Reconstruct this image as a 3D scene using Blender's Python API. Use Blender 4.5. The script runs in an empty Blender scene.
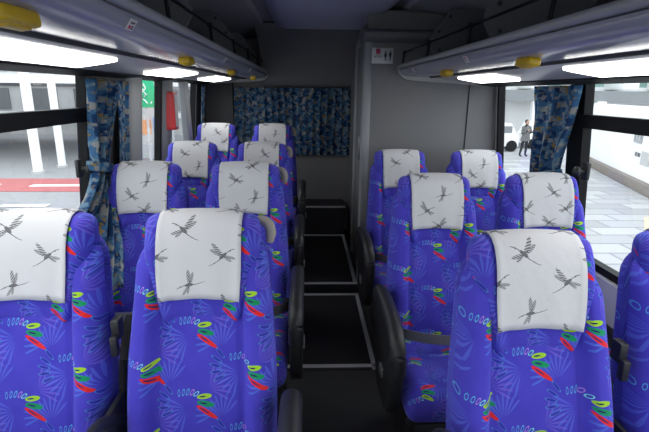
import bpy, bmesh, math, random
from mathutils import Matrix, Vector
random.seed(7)
R = math.radians
S = bpy.context.scene
COL = S.collection

# ------------------------------------------------------------------ camera
cam_d = bpy.data.cameras.new('camera'); cam = bpy.data.objects.new('camera', cam_d); COL.objects.link(cam)
cam_d.sensor_width = 36; cam_d.lens = 460/649*36; cam_d.clip_start = .02; cam_d.clip_end = 400
cam.matrix_world = Matrix.Translation((0, 0, 1.42)) @ (Matrix.Rotation(R(-2.3), 4, 'Z') @ Matrix.Rotation(R(90-15.1), 4, 'X') @ Matrix.Rotation(R(.7), 4, 'Z'))
S.camera = cam
# ------------------------------------------------------------------ world, light, exposure
w = bpy.data.worlds.new('overcast_sky'); S.world = w; w.use_nodes = True
bg = w.node_tree.nodes['Background']; bg.inputs[0].default_value = (.90, .95, 1, 1); bg.inputs[1].default_value = 2.7
LAMP = 7.5
S.view_settings.view_transform = 'Standard'; S.view_settings.look = 'None'
S.view_settings.gamma = 1; S.view_settings.use_curve_mapping = False
S.view_settings.exposure = 0.0

# ------------------------------------------------------------------ materials
def mat(name, col, rough=.6, metal=0, emit=0, spec=.5, noise=0, nscale=40, bump=0, bscale=300, sheen=0):
    m = bpy.data.materials.new(name); m.use_nodes = True; nt = m.node_tree; b = nt.nodes['Principled BSDF']
    b.inputs['Base Color'].default_value = (*col, 1); b.inputs['Roughness'].default_value = rough
    b.inputs['Metallic'].default_value = metal; b.inputs['Specular IOR Level'].default_value = spec
    if sheen: b.inputs['Sheen Weight'].default_value = sheen
    tc = nt.nodes.new('ShaderNodeTexCoord')
    if emit:
        b.inputs['Emission Color'].default_value = (*col, 1); b.inputs['Emission Strength'].default_value = emit
    if noise:
        n = nt.nodes.new('ShaderNodeTexNoise'); n.inputs['Scale'].default_value = nscale; n.inputs['Detail'].default_value = 4
        nt.links.new(tc.outputs['Object'], n.inputs['Vector'])
        mx = nt.nodes.new('ShaderNodeMix'); mx.data_type = 'RGBA'
        mx.inputs[6].default_value = (*[c*(1-noise) for c in col], 1); mx.inputs[7].default_value = (*[min(1, c*(1+noise)) for c in col], 1)
        nt.links.new(n.outputs['Fac'], mx.inputs[0]); nt.links.new(mx.outputs[2], b.inputs['Base Color'])
    if bump:
        n = nt.nodes.new('ShaderNodeTexNoise'); n.inputs['Scale'].default_value = bscale
        nt.links.new(tc.outputs['Object'], n.inputs['Vector'])
        bp = nt.nodes.new('ShaderNodeBump'); bp.inputs['Strength'].default_value = bump; bp.inputs['Distance'].default_value = .002
        nt.links.new(n.outputs['Fac'], bp.inputs['Height']); nt.links.new(bp.outputs[0], b.inputs['Normal'])
    return m

class NB:
    """small node builder"""
    def __init__(s, nt): s.nt = nt
    def node(s, t, **k):
        n = s.nt.nodes.new(t)
        for a, v in k.items(): setattr(n, a, v)
        return n
    def link(s, a, b): s.nt.links.new(a, b)
    def wrap(s, vec, c, per):
        sb = s.node('ShaderNodeVectorMath', operation='SUBTRACT'); s.link(vec, sb.inputs[0]); sb.inputs[1].default_value = (c[0], c[1], 0)
        wr = s.node('ShaderNodeVectorMath', operation='WRAP'); s.link(sb.outputs[0], wr.inputs[0])
        wr.inputs[1].default_value = (per[0]/2, per[1]/2, 1); wr.inputs[2].default_value = (-per[0]/2, -per[1]/2, -1)
        return wr.outputs[0]
    def elen(s, vec, c, h, ang):
        mp = s.node('ShaderNodeMapping', vector_type='TEXTURE'); s.link(vec, mp.inputs[0])
        mp.inputs[1].default_value = (c[0], c[1], 0); mp.inputs[2].default_value = (0, 0, R(ang)); mp.inputs[3].default_value = (h[0], h[1], 1)
        ln = s.node('ShaderNodeVectorMath', operation='LENGTH'); s.link(mp.outputs[0], ln.inputs[0])
        return ln.outputs['Value'], mp.outputs[0]
    def math(s, op, a, b=None, c=None):
        m = s.node('ShaderNodeMath', operation=op)
        for i, v in enumerate((a, b, c)):
            if v is None: continue
            if isinstance(v, (int, float)): m.inputs[i].default_value = v
            else: s.link(v, m.inputs[i])
        return m.outputs[0]
    def mix(s, fac, a, b):
        m = s.node('ShaderNodeMix', data_type='RGBA')
        s.link(fac, m.inputs[0]) if not isinstance(fac, (int, float)) else setattr(m.inputs[0], 'default_value', fac)
        for i, v in ((6, a), (7, b)):
            if isinstance(v, tuple): m.inputs[i].default_value = (*v, 1)
            else: s.link(v, m.inputs[i])
        return m.outputs[2]

def seat_fabric():
    # a node group holding one feather bouquet, drawn over an incoming colour
    fans = feather_group('faint_fans', True); bouq = feather_group('feather_bouquet', False)
    return seat_fabric_material(fans, bouq)
def feather_group(gname, only_fans):
    g = bpy.data.node_groups.new(gname, 'ShaderNodeTree')
    g.interface.new_socket('Vector', in_out='INPUT', socket_type='NodeSocketVector')
    g.interface.new_socket('Color', in_out='INPUT', socket_type='NodeSocketColor')
    g.interface.new_socket('Color', in_out='OUTPUT', socket_type='NodeSocketColor')
    b = NB(g); gi = b.node('NodeGroupInput'); go = b.node('NodeGroupOutput')
    v = gi.outputs[0]; col = gi.outputs[1]
    faint = (.11, .17, .72); faint2 = (.19, .13, .62); faint3 = (.08, .20, .70); cyan = (.09, .30, .68)
    # faint feather fans behind
    for cx, cy, a0, half, K, rc, rh, c in () if not only_fans else ((-.005, -.018, 205, 62, 22, .040, .032, faint), (.060, .035, 25, 60, 21, .036, .030, faint2),
                                     (.10, -.045, 110, 75, 23, .036, .029, faint), (-.075, .062, 150, 65, 20, .034, .028, faint3)):
        sb = b.node('ShaderNodeVectorMath', operation='SUBTRACT'); b.link(v, sb.inputs[0]); sb.inputs[1].default_value = (cx, cy, 0)
        sx = b.node('ShaderNodeSeparateXYZ'); b.link(sb.outputs[0], sx.inputs[0])
        r = b.node('ShaderNodeVectorMath', operation='LENGTH'); b.link(sb.outputs[0], r.inputs[0])
        th = b.math('ARCTAN2', sx.outputs[1], sx.outputs[0])
        th = b.math('WRAP', b.math('SUBTRACT', th, R(a0)), math.pi, -math.pi)
        inr = b.math('COMPARE', th, 0.0, R(half))
        rn = b.math('POWER', b.math('ABSOLUTE', b.math('MULTIPLY_ADD', r.outputs['Value'], 1/rh, -rc/rh)), 2.0)
        f = b.math('MULTIPLY', b.math('GREATER_THAN', b.math('COSINE', b.math('MULTIPLY', th, K)), b.math('MULTIPLY_ADD', rn, .9, .1)), inr)
        col = b.mix(b.math('MULTIPLY', f, .55), col, c)
    if only_fans:
        b.link(col, go.inputs[0]); return g
    # outlined feathers on the left
    for c, a in (((-.060, .034), -48), ((-.072, .018), -30), ((-.076, .001), -12), ((-.074, -.016), 6), ((-.064, -.032), 24)):
        l, _ = b.elen(v, c, (.019, .0046), a)
        col = b.mix(b.math('MULTIPLY', b.math('LESS_THAN', l, 1.0), .7), col, (.02, .02, .30))
        col = b.mix(b.math('MULTIPLY', b.math('COMPARE', l, .88, .12), .6), col, cyan)
    for c, h, a, o in (((.022, .021), (.010, .0045), 35, (.20, .65, .65)), ((.010, .025), (.010, .0042), 55, (.40, .22, .65)),
                    ((-.003, .026), (.010, .0040), 68, (.10, .42, .68)), ((-.016, .025), (.010, .0036), 80, (.10, .38, .68)), ((-.029, .023), (.010, .0036), 92, (.10, .34, .66))):
        l, _ = b.elen(v, c, h, a)
        col = b.mix(b.math('COMPARE', l, .84, .17), col, o)
    for c, h, a, o in (((.046, .014), (.022, .0072), 6, (.34, .60, .02)), ((.050, -.006), (.026, .0078), -10, (.01, .28, .10)),
                    ((.054, -.029), (.036, .0068), -30, (.72, .025, .02))):
        l, p = b.elen(v, c, h, a)
        col = b.mix(b.math('LESS_THAN', l, 1.0), col, o)
        l2, _ = b.elen(v, (c[0]-h[0]*.25*math.cos(R(a)), c[1]-h[0]*.25*math.sin(R(a))), (h[0]*.45, h[1]*.28), a)
        col = b.mix(b.math('LESS_THAN', l2, 1.0), col, (.02, .02, .12))
    b.link(col, go.inputs[0]); return g
def seat_fabric_material(fans, bouq):
    m = bpy.data.materials.new('blue_feather_moquette'); m.use_nodes = True
    B = NB(m.node_tree); bs = m.node_tree.nodes['Principled BSDF']
    uv = B.node('ShaderNodeTexCoord').outputs['UV']
    n = B.node('ShaderNodeTexNoise'); n.inputs['Scale'].default_value = 11; B.link(uv, n.inputs['Vector'])
    base = B.mix(n.outputs['Fac'], (.046, .038, .42), (.088, .070, .56))
    per = (.31, .19); c = base
    for g, cc in ((fans, (-.035, .03)), (fans, (.12, .125)), (bouq, (-.035, .03)), (bouq, (.12, .125))):
        q = B.node('ShaderNodeGroup'); q.node_tree = g
        B.link(B.wrap(uv, cc, per), q.inputs[0]); B.link(c, q.inputs[1]); c = q.outputs[0]
    B.link(c, bs.inputs['Base Color'])
    bs.inputs['Roughness'].default_value = .85; bs.inputs['Specular IOR Level'].default_value = .15
    bs.inputs['Sheen Weight'].default_value = .35; bs.inputs['Sheen Tint'].default_value = (.35, .35, 1, 1)
    w_ = B.node('ShaderNodeTexNoise'); w_.inputs['Scale'].default_value = 700; B.link(uv, w_.inputs['Vector'])
    bp = B.node('ShaderNodeBump'); bp.inputs['Strength'].default_value = .25; bp.inputs['Distance'].default_value = .001
    B.link(w_.outputs['Fac'], bp.inputs['Height']); B.link(bp.outputs[0], bs.inputs['Normal'])
    return m

def crane_cloth():
    g = bpy.data.node_groups.new('crane_print', 'ShaderNodeTree')
    g.interface.new_socket('Vector', in_out='INPUT', socket_type='NodeSocketVector')
    g.interface.new_socket('Mask', in_out='OUTPUT', socket_type='NodeSocketFloat')
    b = NB(g); gi = b.node('NodeGroupInput'); go = b.node('NodeGroupOutput'); v = gi.outputs[0]
    mask = None
    def add(x):
        nonlocal mask
        mask = x if mask is None else b.math('MAXIMUM', mask, x)
    for c, h, a in (((0, 0), (.013, .0050), -38), ((-.013, .010), (.011, .0011), -32), ((-.027, .0165), (.007, .0011), -12),
                    ((-.0205, .0135), (.0025, .0022), 0), ((.022, -.017), (.017, .0009), -27), ((.036, -.0235), (.007, .0007), -15),
                    ((.016, -.0135), (.013, .0009), -34)):
        l, _ = b.elen(v, c, h, a); add(b.math('LESS_THAN', l, 1.0))
    for c, h, a, fr in (((.013, .017), (.025, .0060), 56, 9.0), ((.018, .010), (.019, .0050), 36, 9.0), ((-.017, -.005), (.017, .0045), 14, 7.0), ((-.012, -.010), (.012, .0038), 38, 7.0)):
        l, p = b.elen(v, c, h, a)
        sx = b.node('ShaderNodeSeparateXYZ'); b.link(p, sx.inputs[0])
        st = b.math('SINE', b.math('MULTIPLY_ADD', sx.outputs[0], fr*2.1, b.math('MULTIPLY', sx.outputs[1], 5.0)))
        edge = b.math('LESS_THAN', b.math('ADD', sx.outputs[1], b.math('MULTIPLY', st, .35)), .55)
        f = b.math('MULTIPLY', b.math('LESS_THAN', l, 1.0), b.math('MULTIPLY_ADD', b.math('GREATER_THAN', st, -.15), .75, .25))
        add(b.math('MULTIPLY', f, b.math('MAXIMUM', edge, b.math('GREATER_THAN', st, .2))))
    b.link(mask, go.inputs[0])
    m = bpy.data.materials.new('white_crane_cloth'); m.use_nodes = True
    B = NB(m.node_tree); bs = m.node_tree.nodes['Principled BSDF']
    uv = B.node('ShaderNodeTexCoord').outputs['UV']; tot = None
    for c, a, s in (((-.042, -.074), 0, (1, 1)), ((.066, -.137), 6, (-1, .92)), ((-.027, -.215), 42, (.95, .85)), ((.084, -.008), -8, (-1, 1))):
        q = B.wrap(uv, c, (.18, .27))
        mp = B.node('ShaderNodeMapping', vector_type='TEXTURE'); B.link(q, mp.inputs[0])
        mp.inputs[2].default_value = (0, 0, R(a)); mp.inputs[3].default_value = (s[0], s[1], 1)
        gr = B.node('ShaderNodeGroup'); gr.node_tree = g; B.link(mp.outputs[0], gr.inputs[0])
        tot = gr.outputs[0] if tot is None else B.math('MAXIMUM', tot, gr.outputs[0])
    B.link(B.mix(B.math('MULTIPLY', tot, .80), (.64, .64, .66), (.03, .03, .035)), bs.inputs['Base Color'])
    bs.inputs['Roughness'].default_value = .8; bs.inputs['Specular IOR Level'].default_value = .2
    w_ = B.node('ShaderNodeTexNoise'); w_.inputs['Scale'].default_value = 26; B.link(uv, w_.inputs['Vector'])
    bp = B.node('ShaderNodeBump'); bp.inputs['Strength'].default_value = .35; bp.inputs['Distance'].default_value = .006
    B.link(w_.outputs['Fac'], bp.inputs['Height']); B.link(bp.outputs[0], bs.inputs['Normal'])
    return m

def curtain_mat():
    m = bpy.data.materials.new('blue_blotch_curtain'); m.use_nodes = True
    B = NB(m.node_tree); bs = m.node_tree.nodes['Principled BSDF']
    uv = B.node('ShaderNodeTexCoord').outputs['UV']
    mp = B.node('ShaderNodeMapping'); mp.inputs[2].default_value = (0, 0, R(35)); mp.inputs[3].default_value = (1.7, 2.1, 1); B.link(uv, mp.inputs[0])
    def no(sc, off):
        n = B.node('ShaderNodeTexNoise', noise_dimensions='4D'); n.inputs['Scale'].default_value = sc; n.inputs['Detail'].default_value = 3
        n.inputs['W'].default_value = off; n.inputs['Distortion'].default_value = .6
        B.link(mp.outputs[0], n.inputs['Vector']); return n.outputs['Fac']
    def soft(f, t):
        mr = B.node('ShaderNodeMapRange', interpolation_type='SMOOTHSTEP'); B.link(f, mr.inputs[0]); mr.inputs[1].default_value = t-.035; mr.inputs[2].default_value = t+.035; return mr.outputs[0]
    c = B.mix(soft(no(10, 1), .5), (.018, .055, .15), (.055, .15, .30))
    c = B.mix(soft(no(9, 5), .55), c, (.16, .27, .36))
    c = B.mix(soft(no(11, 9), .58), c, (.34, .34, .33))
    c = B.mix(soft(no(15, 13), .62), c, (.32, .23, .09))
    B.link(c, bs.inputs['Base Color']); bs.inputs['Roughness'].default_value = .9; bs.inputs['Specular IOR Level'].default_value = .1
    tr = B.node('ShaderNodeBsdfTranslucent'); B.link(c, tr.inputs[0])
    ms = B.node('ShaderNodeMixShader'); ms.inputs[0].default_value = .22
    B.link(bs.outputs[0], ms.inputs[1]); B.link(tr.outputs[0], ms.inputs[2])
    out = [n for n in m.node_tree.nodes if n.type == 'OUTPUT_MATERIAL'][0]; B.link(ms.outputs[0], out.inputs[0])
    return m

def glass_mat():
    m = bpy.data.materials.new('window_glass'); m.use_nodes = True; nt = m.node_tree; nt.nodes.clear(); B = NB(nt)
    o = B.node('ShaderNodeOutputMaterial'); t = B.node('ShaderNodeBsdfTransparent'); t.inputs[0].default_value = (.95, .97, .97, 1)
    g = B.node('ShaderNodeBsdfGlossy'); g.inputs['Roughness'].default_value = .02
    f = B.node('ShaderNodeFresnel'); f.inputs[0].default_value = 1.45; ge = B.node('ShaderNodeNewGeometry')
    fr = B.math('MULTIPLY', f.outputs[0], B.math('SUBTRACT', 1.0, ge.outputs['Backfacing']))
    ms = B.node('ShaderNodeMixShader'); B.link(fr, ms.inputs[0]); B.link(t.outputs[0], ms.inputs[1]); B.link(g.outputs[0], ms.inputs[2])
    B.link(ms.outputs[0], o.inputs[0]); return m

def paving_mat(name, c1, c2, sx, sy):
    m = bpy.data.materials.new(name); m.use_nodes = True; B = NB(m.node_tree); bs = m.node_tree.nodes['Principled BSDF']
    co = B.node('ShaderNodeTexCoord').outputs['Object']
    br = B.node('ShaderNodeTexBrick'); B.link(co, br.inputs['Vector']); br.inputs['Scale'].default_value = 1
    br.inputs['Brick Width'].default_value = sx; br.inputs['Row Height'].default_value = sy; br.inputs['Mortar Size'].default_value = .03
    br.inputs['Color1'].default_value = (*c1, 1); br.inputs['Color2'].default_value = (*c2, 1); br.inputs['Mortar'].default_value = (*[x*.8 for x in c1], 1)
    B.link(br.outputs['Color'], bs.inputs['Base Color']); bs.inputs['Roughness'].default_value = .9
    return m

FAB = seat_fabric(); CLOTH = crane_cloth(); CURT = curtain_mat(); GLASS = glass_mat()
BLACK = mat('black_plastic', (.018, .018, .020), .45, noise=.2, bump=.15, bscale=600)
RUBBER = mat('black_rubber', (.006, .006, .007), .55, spec=.2)
STRAP = mat('black_webbing', (.012, .012, .014), .8, bump=.3, bscale=900)
GREYWEB = mat('grey_webbing', (.16, .16, .17), .8, bump=.3, bscale=900)
GRIP = mat('beige_grip_plastic', (.34, .31, .27), .5)
STEEL = mat('dull_steel', (.35, .35, .36), .35, .8)
WALL = mat('grey_wall_laminate', (.17, .17, .175), .55, noise=.06, nscale=120)
WALLD = mat('dark_grey_wall', (.055, .055, .062), .6, noise=.08, nscale=60)
REARW = mat('rear_wall_grey', (.22, .21, .22), .65, noise=.06, nscale=90)
CEIL = mat('ceiling_vinyl', (.42, .41, .46), .55, noise=.05, nscale=80)
BRKT = mat('bracket_grey', (.13, .13, .14), .5)
CEILP = mat('ceiling_panel_pale', (.62, .62, .74), .5)
RACKF = mat('rack_face_lavender', (.30, .30, .37), .22, spec=.7)
RACKL = mat('rack_lip_grey', (.33, .33, .34), .35)
RACKT = mat('rack_shelf_dark', (.06, .06, .07), .6)
RACKU = mat('rack_underside_satin', (.42, .42, .43), .3)
LIGHT = mat('lamp_diffuser_glow', (1, .985, .94), .4, emit=LAMP)
YEL = mat('yellow_plastic', (.55, .36, .01), .4)
FLOOR = mat('black_floor_vinyl', (.036, .036, .036), .5, noise=.35, nscale=500)
MATF = mat('black_aisle_mat', (.017, .015, .019), .5, noise=.4, nscale=400)
TRIM = mat('aluminium_trim', (.55, .55, .56), .45, .2)
PILL = mat('grey_pillar_paint', (.28, .29, .30), .45)
SILL = mat('pale_grey_sill', (.60, .60, .61), .4)
RED = mat('red_box_paint', (.55, .015, .02), .35)
WHITE = mat('white_paint', (.88, .88, .88), .5)
SIGNW = mat('sign_white', (.62, .62, .62), .4)
INK = mat('black_ink', (.01, .01, .012), .5)
CRIM = mat('crimson_lamp', (.50, .01, .10), .3)
GREEN = mat('green_sign', (.02, .45, .20), .5)
ASPH = mat('asphalt_grey', (.30, .30, .31), .9, noise=.15, nscale=3)
REDLANE = mat('red_lane_paint', (.44, .13, .13), .85, noise=.15, nscale=2)
CONC = mat('concrete_pale', (.50, .50, .50), .85, noise=.1, nscale=1)
PAVE = paving_mat('pavement_blocks', (.34, .34, .35), (.46, .46, .47), 1.1, .55)
KERB = mat('brown_kerb_stone', (.22, .19, .17), .9, noise=.2, nscale=5)
FASC = mat('grey_canopy_fascia', (.22, .23, .24), .6)
GLZ = mat('green_grey_glazing', (.22, .36, .32), .3, noise=.5, nscale=1.4)
FARG = mat('far_building_grey', (.36, .37, .38), .8, noise=.25, nscale=.6)
WINF = mat('far_window_dark', (.16, .17, .18), .5)
BEIGE = mat('beige_line_paint', (.62, .50, .38), .9)
SKIN = mat('skin', (.50, .30, .22), .6); HAIR = mat('dark_hair', (.02, .015, .012), .6)
COAT = mat('grey_patterned_coat', (.16, .16, .16), .9, noise=.7, nscale=14); TROU = mat('dark_trousers', (.02, .022, .03), .9)

# ------------------------------------------------------------------ mesh helpers
def link(name, me, mt, parent=None):
    o = bpy.data.objects.new(name, me); COL.objects.link(o)
    if mt: me.materials.append(mt)
    if parent: o.parent = parent
    return o
def tag(o, label=None, cat=None, group=None, kind=None):
    if label: o['label'] = label
    if cat: o['category'] = cat
    if group: o['group'] = group
    if kind: o['kind'] = kind
    return o
def empty(name, loc=(0, 0, 0), rz=0):
    o = bpy.data.objects.new(name, None); COL.objects.link(o); o.location = loc; o.rotation_euler.z = rz; o.empty_display_size = .1
    return o
class MB:
    def __init__(s): s.bm = bmesh.new()
    def box(s, x0, x1, y0, y1, z0, z1, bev=0, M=None, seg=2):
        r = bmesh.ops.create_cube(s.bm, size=1)
        vs = r['verts']
        for v in vs: v.co = Vector(((x0+x1)/2+v.co.x*(x1-x0), (y0+y1)/2+v.co.y*(y1-y0), (z0+z1)/2+v.co.z*(z1-z0)))
        if bev:
            es = list({e for v in vs for e in v.link_edges})
            r = bmesh.ops.bevel(s.bm, geom=es, offset=bev, segments=seg, affect='EDGES', profile=.5)
            vs = list({v for f in r['faces'] for v in f.verts} | {v for v in vs if v.is_valid})
        if M:
            for v in vs: v.co = M @ v.co
        return s
    def hexa(s, p):  # 8 points: bottom loop 4, top loop 4
        v = [s.bm.verts.new(q) for q in p]
        for f in ((3, 2, 1, 0), (4, 5, 6, 7), (0, 1, 5, 4), (1, 2, 6, 5), (2, 3, 7, 6), (3, 0, 4, 7)): s.bm.faces.new([v[i] for i in f])
        return s
    def tube(s, pts, r, n=10, flat=None):
        pts = [Vector(p) for p in pts]; rings = []
        for i, p in enumerate(pts):
            d = (pts[min(i+1, len(pts)-1)]-pts[max(i-1, 0)]).normalized()
            up = Vector((0, 0, 1)) if abs(d.z) < .95 else Vector((1, 0, 0))
            a = d.cross(up).normalized(); b = a.cross(d).normalized()
            rr = r[i] if isinstance(r, (list, tuple)) else r
            ra, rb = (rr, rr) if not flat else (rr, rr*flat)
            rings.append([s.bm.verts.new(p+a*math.cos(2*math.pi*k/n)*ra+b*math.sin(2*math.pi*k/n)*rb) for k in range(n)])
        s.loft(rings); return s
    def loft(s, rings, closed=True, caps=True):
        n = len(rings[0])
        for A, B_ in zip(rings, rings[1:]):
            for k in range(n if closed else n-1):
                s.bm.faces.new((A[k], A[(k+1) % n], B_[(k+1) % n], B_[k]))
        if caps: s.bm.faces.new(rings[0][::-1]); s.bm.faces.new(rings[-1])
    def prism(s, poly, f0, f1):
        """poly: 2-D outline; f0/f1 map (a,b)->3-D for both ends"""
        A = [s.bm.verts.new(f0(*p)) for p in poly]; B_ = [s.bm.verts.new(f1(*p)) for p in poly]
        s.loft([A, B_]); return s
    def ell(s, c, r, seg=16, M=None):
        q = bmesh.ops.create_uvsphere(s.bm, u_segments=seg, v_segments=max(6, seg//2), radius=1)
        for v in q['verts']:
            v.co = Vector((c[0]+v.co.x*r[0], c[1]+v.co.y*r[1], c[2]+v.co.z*r[2]))
            if M: v.co = M @ v.co
        return s
    def build(s, name, mt, parent=None, smooth=True, bevel=0):
        bmesh.ops.recalc_face_normals(s.bm, faces=s.bm.faces)
        me = bpy.data.meshes.new(name); s.bm.to_mesh(me); s.bm.free()
        if smooth:
            for p in me.polygons: p.use_smooth = True
            try: me.set_sharp_from_angle(angle=R(35))
            except Exception: pass
        o = link(name, me, mt, parent)
        if bevel:
            b = o.modifiers.new('bevel', 'BEVEL'); b.width = bevel; b.segments = 2; b.limit_method = 'ANGLE'
        return o
def smoothstep(a, b, x):
    t = max(0, min(1, (x-a)/(b-a))); return t*t*(3-2*t)
def catmull(pts, n=4, closed=False):
    out = []; L = len(pts)
    for i in range(L if closed else L-1):
        p = [Vector(pts[(i+k) % L] if closed else pts[max(0, min(L-1, i+k))]) for k in (-1, 0, 1, 2)]
        for j in range(n):
            t = j/n
            out.append(.5*((2*p[1])+(-p[0]+p[2])*t+(2*p[0]-5*p[1]+4*p[2]-p[3])*t*t+(-p[0]+3*p[1]-3*p[2]+p[3])*t**3))
    if not closed: out.append(Vector(pts[-1]))
    return out
def grid_mesh(name, P, mt, parent, uv, closed_v=False, caps=False, solid=0, subs=0):
    """P[i][j] points, uv[i][j]; i across, j along"""
    ni, nj = len(P), len(P[0]); vs = [tuple(p) for r in P for p in r]; fs = []; fuv = []
    for i in range(ni-1):
        for j in range(nj if closed_v else nj-1):
            j2 = (j+1) % nj
            fs.append((i*nj+j, (i+1)*nj+j, (i+1)*nj+j2, i*nj+j2))
            va, vb = uv[i][j][1], (uv[i][j2][1] if j2 else uv[i][j][1]+.02)
            fuv.append(((uv[i][j][0], va), (uv[i+1][j][0], va), (uv[i+1][j2][0], vb), (uv[i][j2][0], vb)))
    if caps:
        fs.append(tuple(range(nj))[::1]); fuv.append([uv[0][j] for j in range(nj)])
        fs.append(tuple((ni-1)*nj+j for j in range(nj))[::-1]); fuv.append([uv[ni-1][j] for j in range(nj)][::-1])
    me = bpy.data.meshes.new(name); me.from_pydata(vs, [], fs)
    l = me.uv_layers.new(name='UVMap'); k = 0
    for f in fuv:
        for q in f: l.data[k].uv = q; k += 1
    bm = bmesh.new(); bm.from_mesh(me); bmesh.ops.recalc_face_normals(bm, faces=bm.faces); bm.to_mesh(me); bm.free()
    for p in me.polygons: p.use_smooth = True
    o = link(name, me, mt, parent)
    if solid:
        s = o.modifiers.new('thickness', 'SOLIDIFY'); s.thickness = solid; s.offset = 0
    return o
def stations(n, lo=-1, hi=1):
    return [math.sin(math.pi/2*(lo+(hi-lo)*i/(n-1))) if False else lo+(hi-lo)*i/(n-1) for i in range(n)]
def copy_tree(o, parent=None):
    c = o.copy(); COL.objects.link(c); c.parent = parent
    for ch in list(o.children): copy_tree(ch, c)
    return c
def text_mesh(name, body, size, mt, parent, M):
    cu = bpy.data.curves.new(name, 'FONT'); cu.body = body; cu.size = size; cu.align_x = 'CENTER'; cu.align_y = 'CENTER'; cu.extrude = .0004
    t = bpy.data.objects.new(name, cu); COL.objects.link(t)
    bpy.context.view_layer.update()
    me = bpy.data.meshes.new_from_object(t.evaluated_get(bpy.context.evaluated_depsgraph_get()))
    bpy.data.objects.remove(t); me.transform(M); me.materials.clear()
    return link(name, me, mt, parent)

# ------------------------------------------------------------------ setting
FL2 = .06          # raised floor behind the third row
YF = -2.4          # front of the bus
XL, XR = -1.06, 1.34
LEAN = .085
def wx(side, z):   # inner wall plane, leaning in towards the roof
    b = XL if side < 0 else XR
    return b - side*LEAN*max(0, z-.60)
def wallbox(mb, side, y0, y1, z0, z1, a=0, b=.05):
    """slab following the wall: a..b measured outwards from the inner plane"""
    def p(y, z, o): return (wx(side, z)+side*o, y, z)
    mb.hexa([p(y0, z0, a), p(y1, z0, a), p(y1, z0, b), p(y0, z0, b), p(y0, z1, a), p(y1, z1, a), p(y1, z1, b), p(y0, z1, b)])
    return mb
ZS, ZT = .64, 1.56
def st(mb, name, m, smooth=False): return tag(mb.build(name, m, None, smooth), kind='structure')
f = MB(); f.box(XL-.05, XR+.05, YF, 4.85, -.06, 0); st(f, 'floor', FLOOR)
f = MB(); f.box(XL+.0, .375, 3.12, 4.33, 0.0, FL2); st(f, 'trim_1', MATF)
f = MB(); f.box(-.12, .375, 4.33, 4.70, 0, .335); f.box(XL, -.121, 4.33, 4.70, 0, .335); st(f, 'trim_2', MATF)
# walls
lw = MB(); wallbox(lw, -1, YF, 4.80, 0, ZS); wallbox(lw, -1, YF, 4.80, ZT, 1.95)
wallbox(lw, -1, 4.32, 4.80, ZS, ZT)
st(lw, 'wall_left', WALLD)
rw = MB(); wallbox(rw, 1, YF, 4.80, 0, ZS); wallbox(rw, 1, YF, 4.80, ZT, 1.95); wallbox(rw, 1, 3.14, 4.80, ZS, ZT)
st(rw, 'wall_right', WALL)
# sills and side ducts
for i, s in enumerate((-1, 1)):
    m = MB(); wallbox(m, s, YF, 3.12 if s > 0 else 4.30, .46, .64, -.035, 0); wallbox(m, s, YF, 3.12 if s > 0 else 4.3, .0, .09, -.05, 0)
    st(m, 'trim_%d' % (3+i), SILL)
# rear wall
m = MB(); m.box(XL-.05, XR+.05, 4.80, 4.86, 0, 2.0); st(m, 'wall_back', REARW)
m = MB(); m.box(XL, .6, 4.70, 4.80, 0, .80, .01); st(m, 'trim_5', REARW)
# the coving above the rear curtain: arches up to the ceiling
m = MB(); prof = catmull([(4.80, 1.46), (4.70, 1.462), (4.62, 1.50), (4.50, 1.62), (4.36, 1.75), (4.15, 1.86), (4.0, 1.90), (4.0, 1.96), (4.80, 1.96)], 3, False)
m.prism([tuple(p) for p in prof], lambda a, b: (-.42, a, b), lambda a, b: (.62, a, b)); st(m, 'trim_6', REARW, True)
# front end with windscreen opening
m = MB(); m.box(XL-.05, XR+.05, YF-.06, YF, -.0, .55); m.box(XL-.05, XR+.05, YF-.06, YF, 1.90, 2.0)
st(m, 'wall_front', WALLD)
# ceiling: flat pale centre panel, darker shoulders
m = MB(); m.box(XL-.1, XR+.1, YF, 4.86, 1.96, 2.02); st(m, 'ceiling', CEIL)
m = MB()
for a, b in ((-1, 1),):
    pr = [(-.30, 1.955), (-.27, 1.925), (-.20, 1.905), (.48, 1.905), (.55, 1.925), (.58, 1.955)]
    m.prism(pr, lambda x, z: (x, YF, z), lambda x, z: (.14+(x-.14)*.92, 3.95, z))
st(m, 'trim_7', CEILP, True)
for i, (x0, x1) in enumerate(((XL+.0, -.34), (.62, XR))):
    m = MB(); s = -1 if x0 < 0 else 1; xi = -.34 if s < 0 else .62; xo = XL+.08 if s < 0 else XR-.08
    m.prism([(xi, 1.955), (xi+s*.02, 1.93), (xi+s*.30, 1.90), (xo, 1.80), (xo, 1.955)], lambda x, z: (x, YF, z), lambda x, z: (x, 4.8, z))
    st(m, 'trim_%d' % (8+i), CEIL, True)

# aisle metal trims
def bar(mb, x0, x1, y0, y1, z, h=.006): mb.box(x0, x1, y0, y1, z, z+h, .0015)
m = MB(); bar(m, -.10, .375, 2.15, 2.18, 0); bar(m, .35, .375, 2.13, 3.06, 0); st(m, 'trim_10', TRIM)
m = MB(); m.box(-.10, .35, 2.13, 3.07, 0, .004); st(m, 'trim_11', MATF)
m = MB(); bar(m, -.12, .375, 3.05, 3.08, 0); bar(m, -.12, .375, 3.115, 3.145, FL2); bar(m, .345, .372, 3.145, 4.30, FL2); bar(m, -.12, .375, 4.29, 4.325, FL2); st(m, 'trim_12', TRIM)
m = MB(); bar(m, -.12, .375, 4.32, 4.35, .335, .012); m.box(-.12, .375, 4.345, 4.35, .31, .34); st(m, 'trim_13', TRIM)

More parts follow.
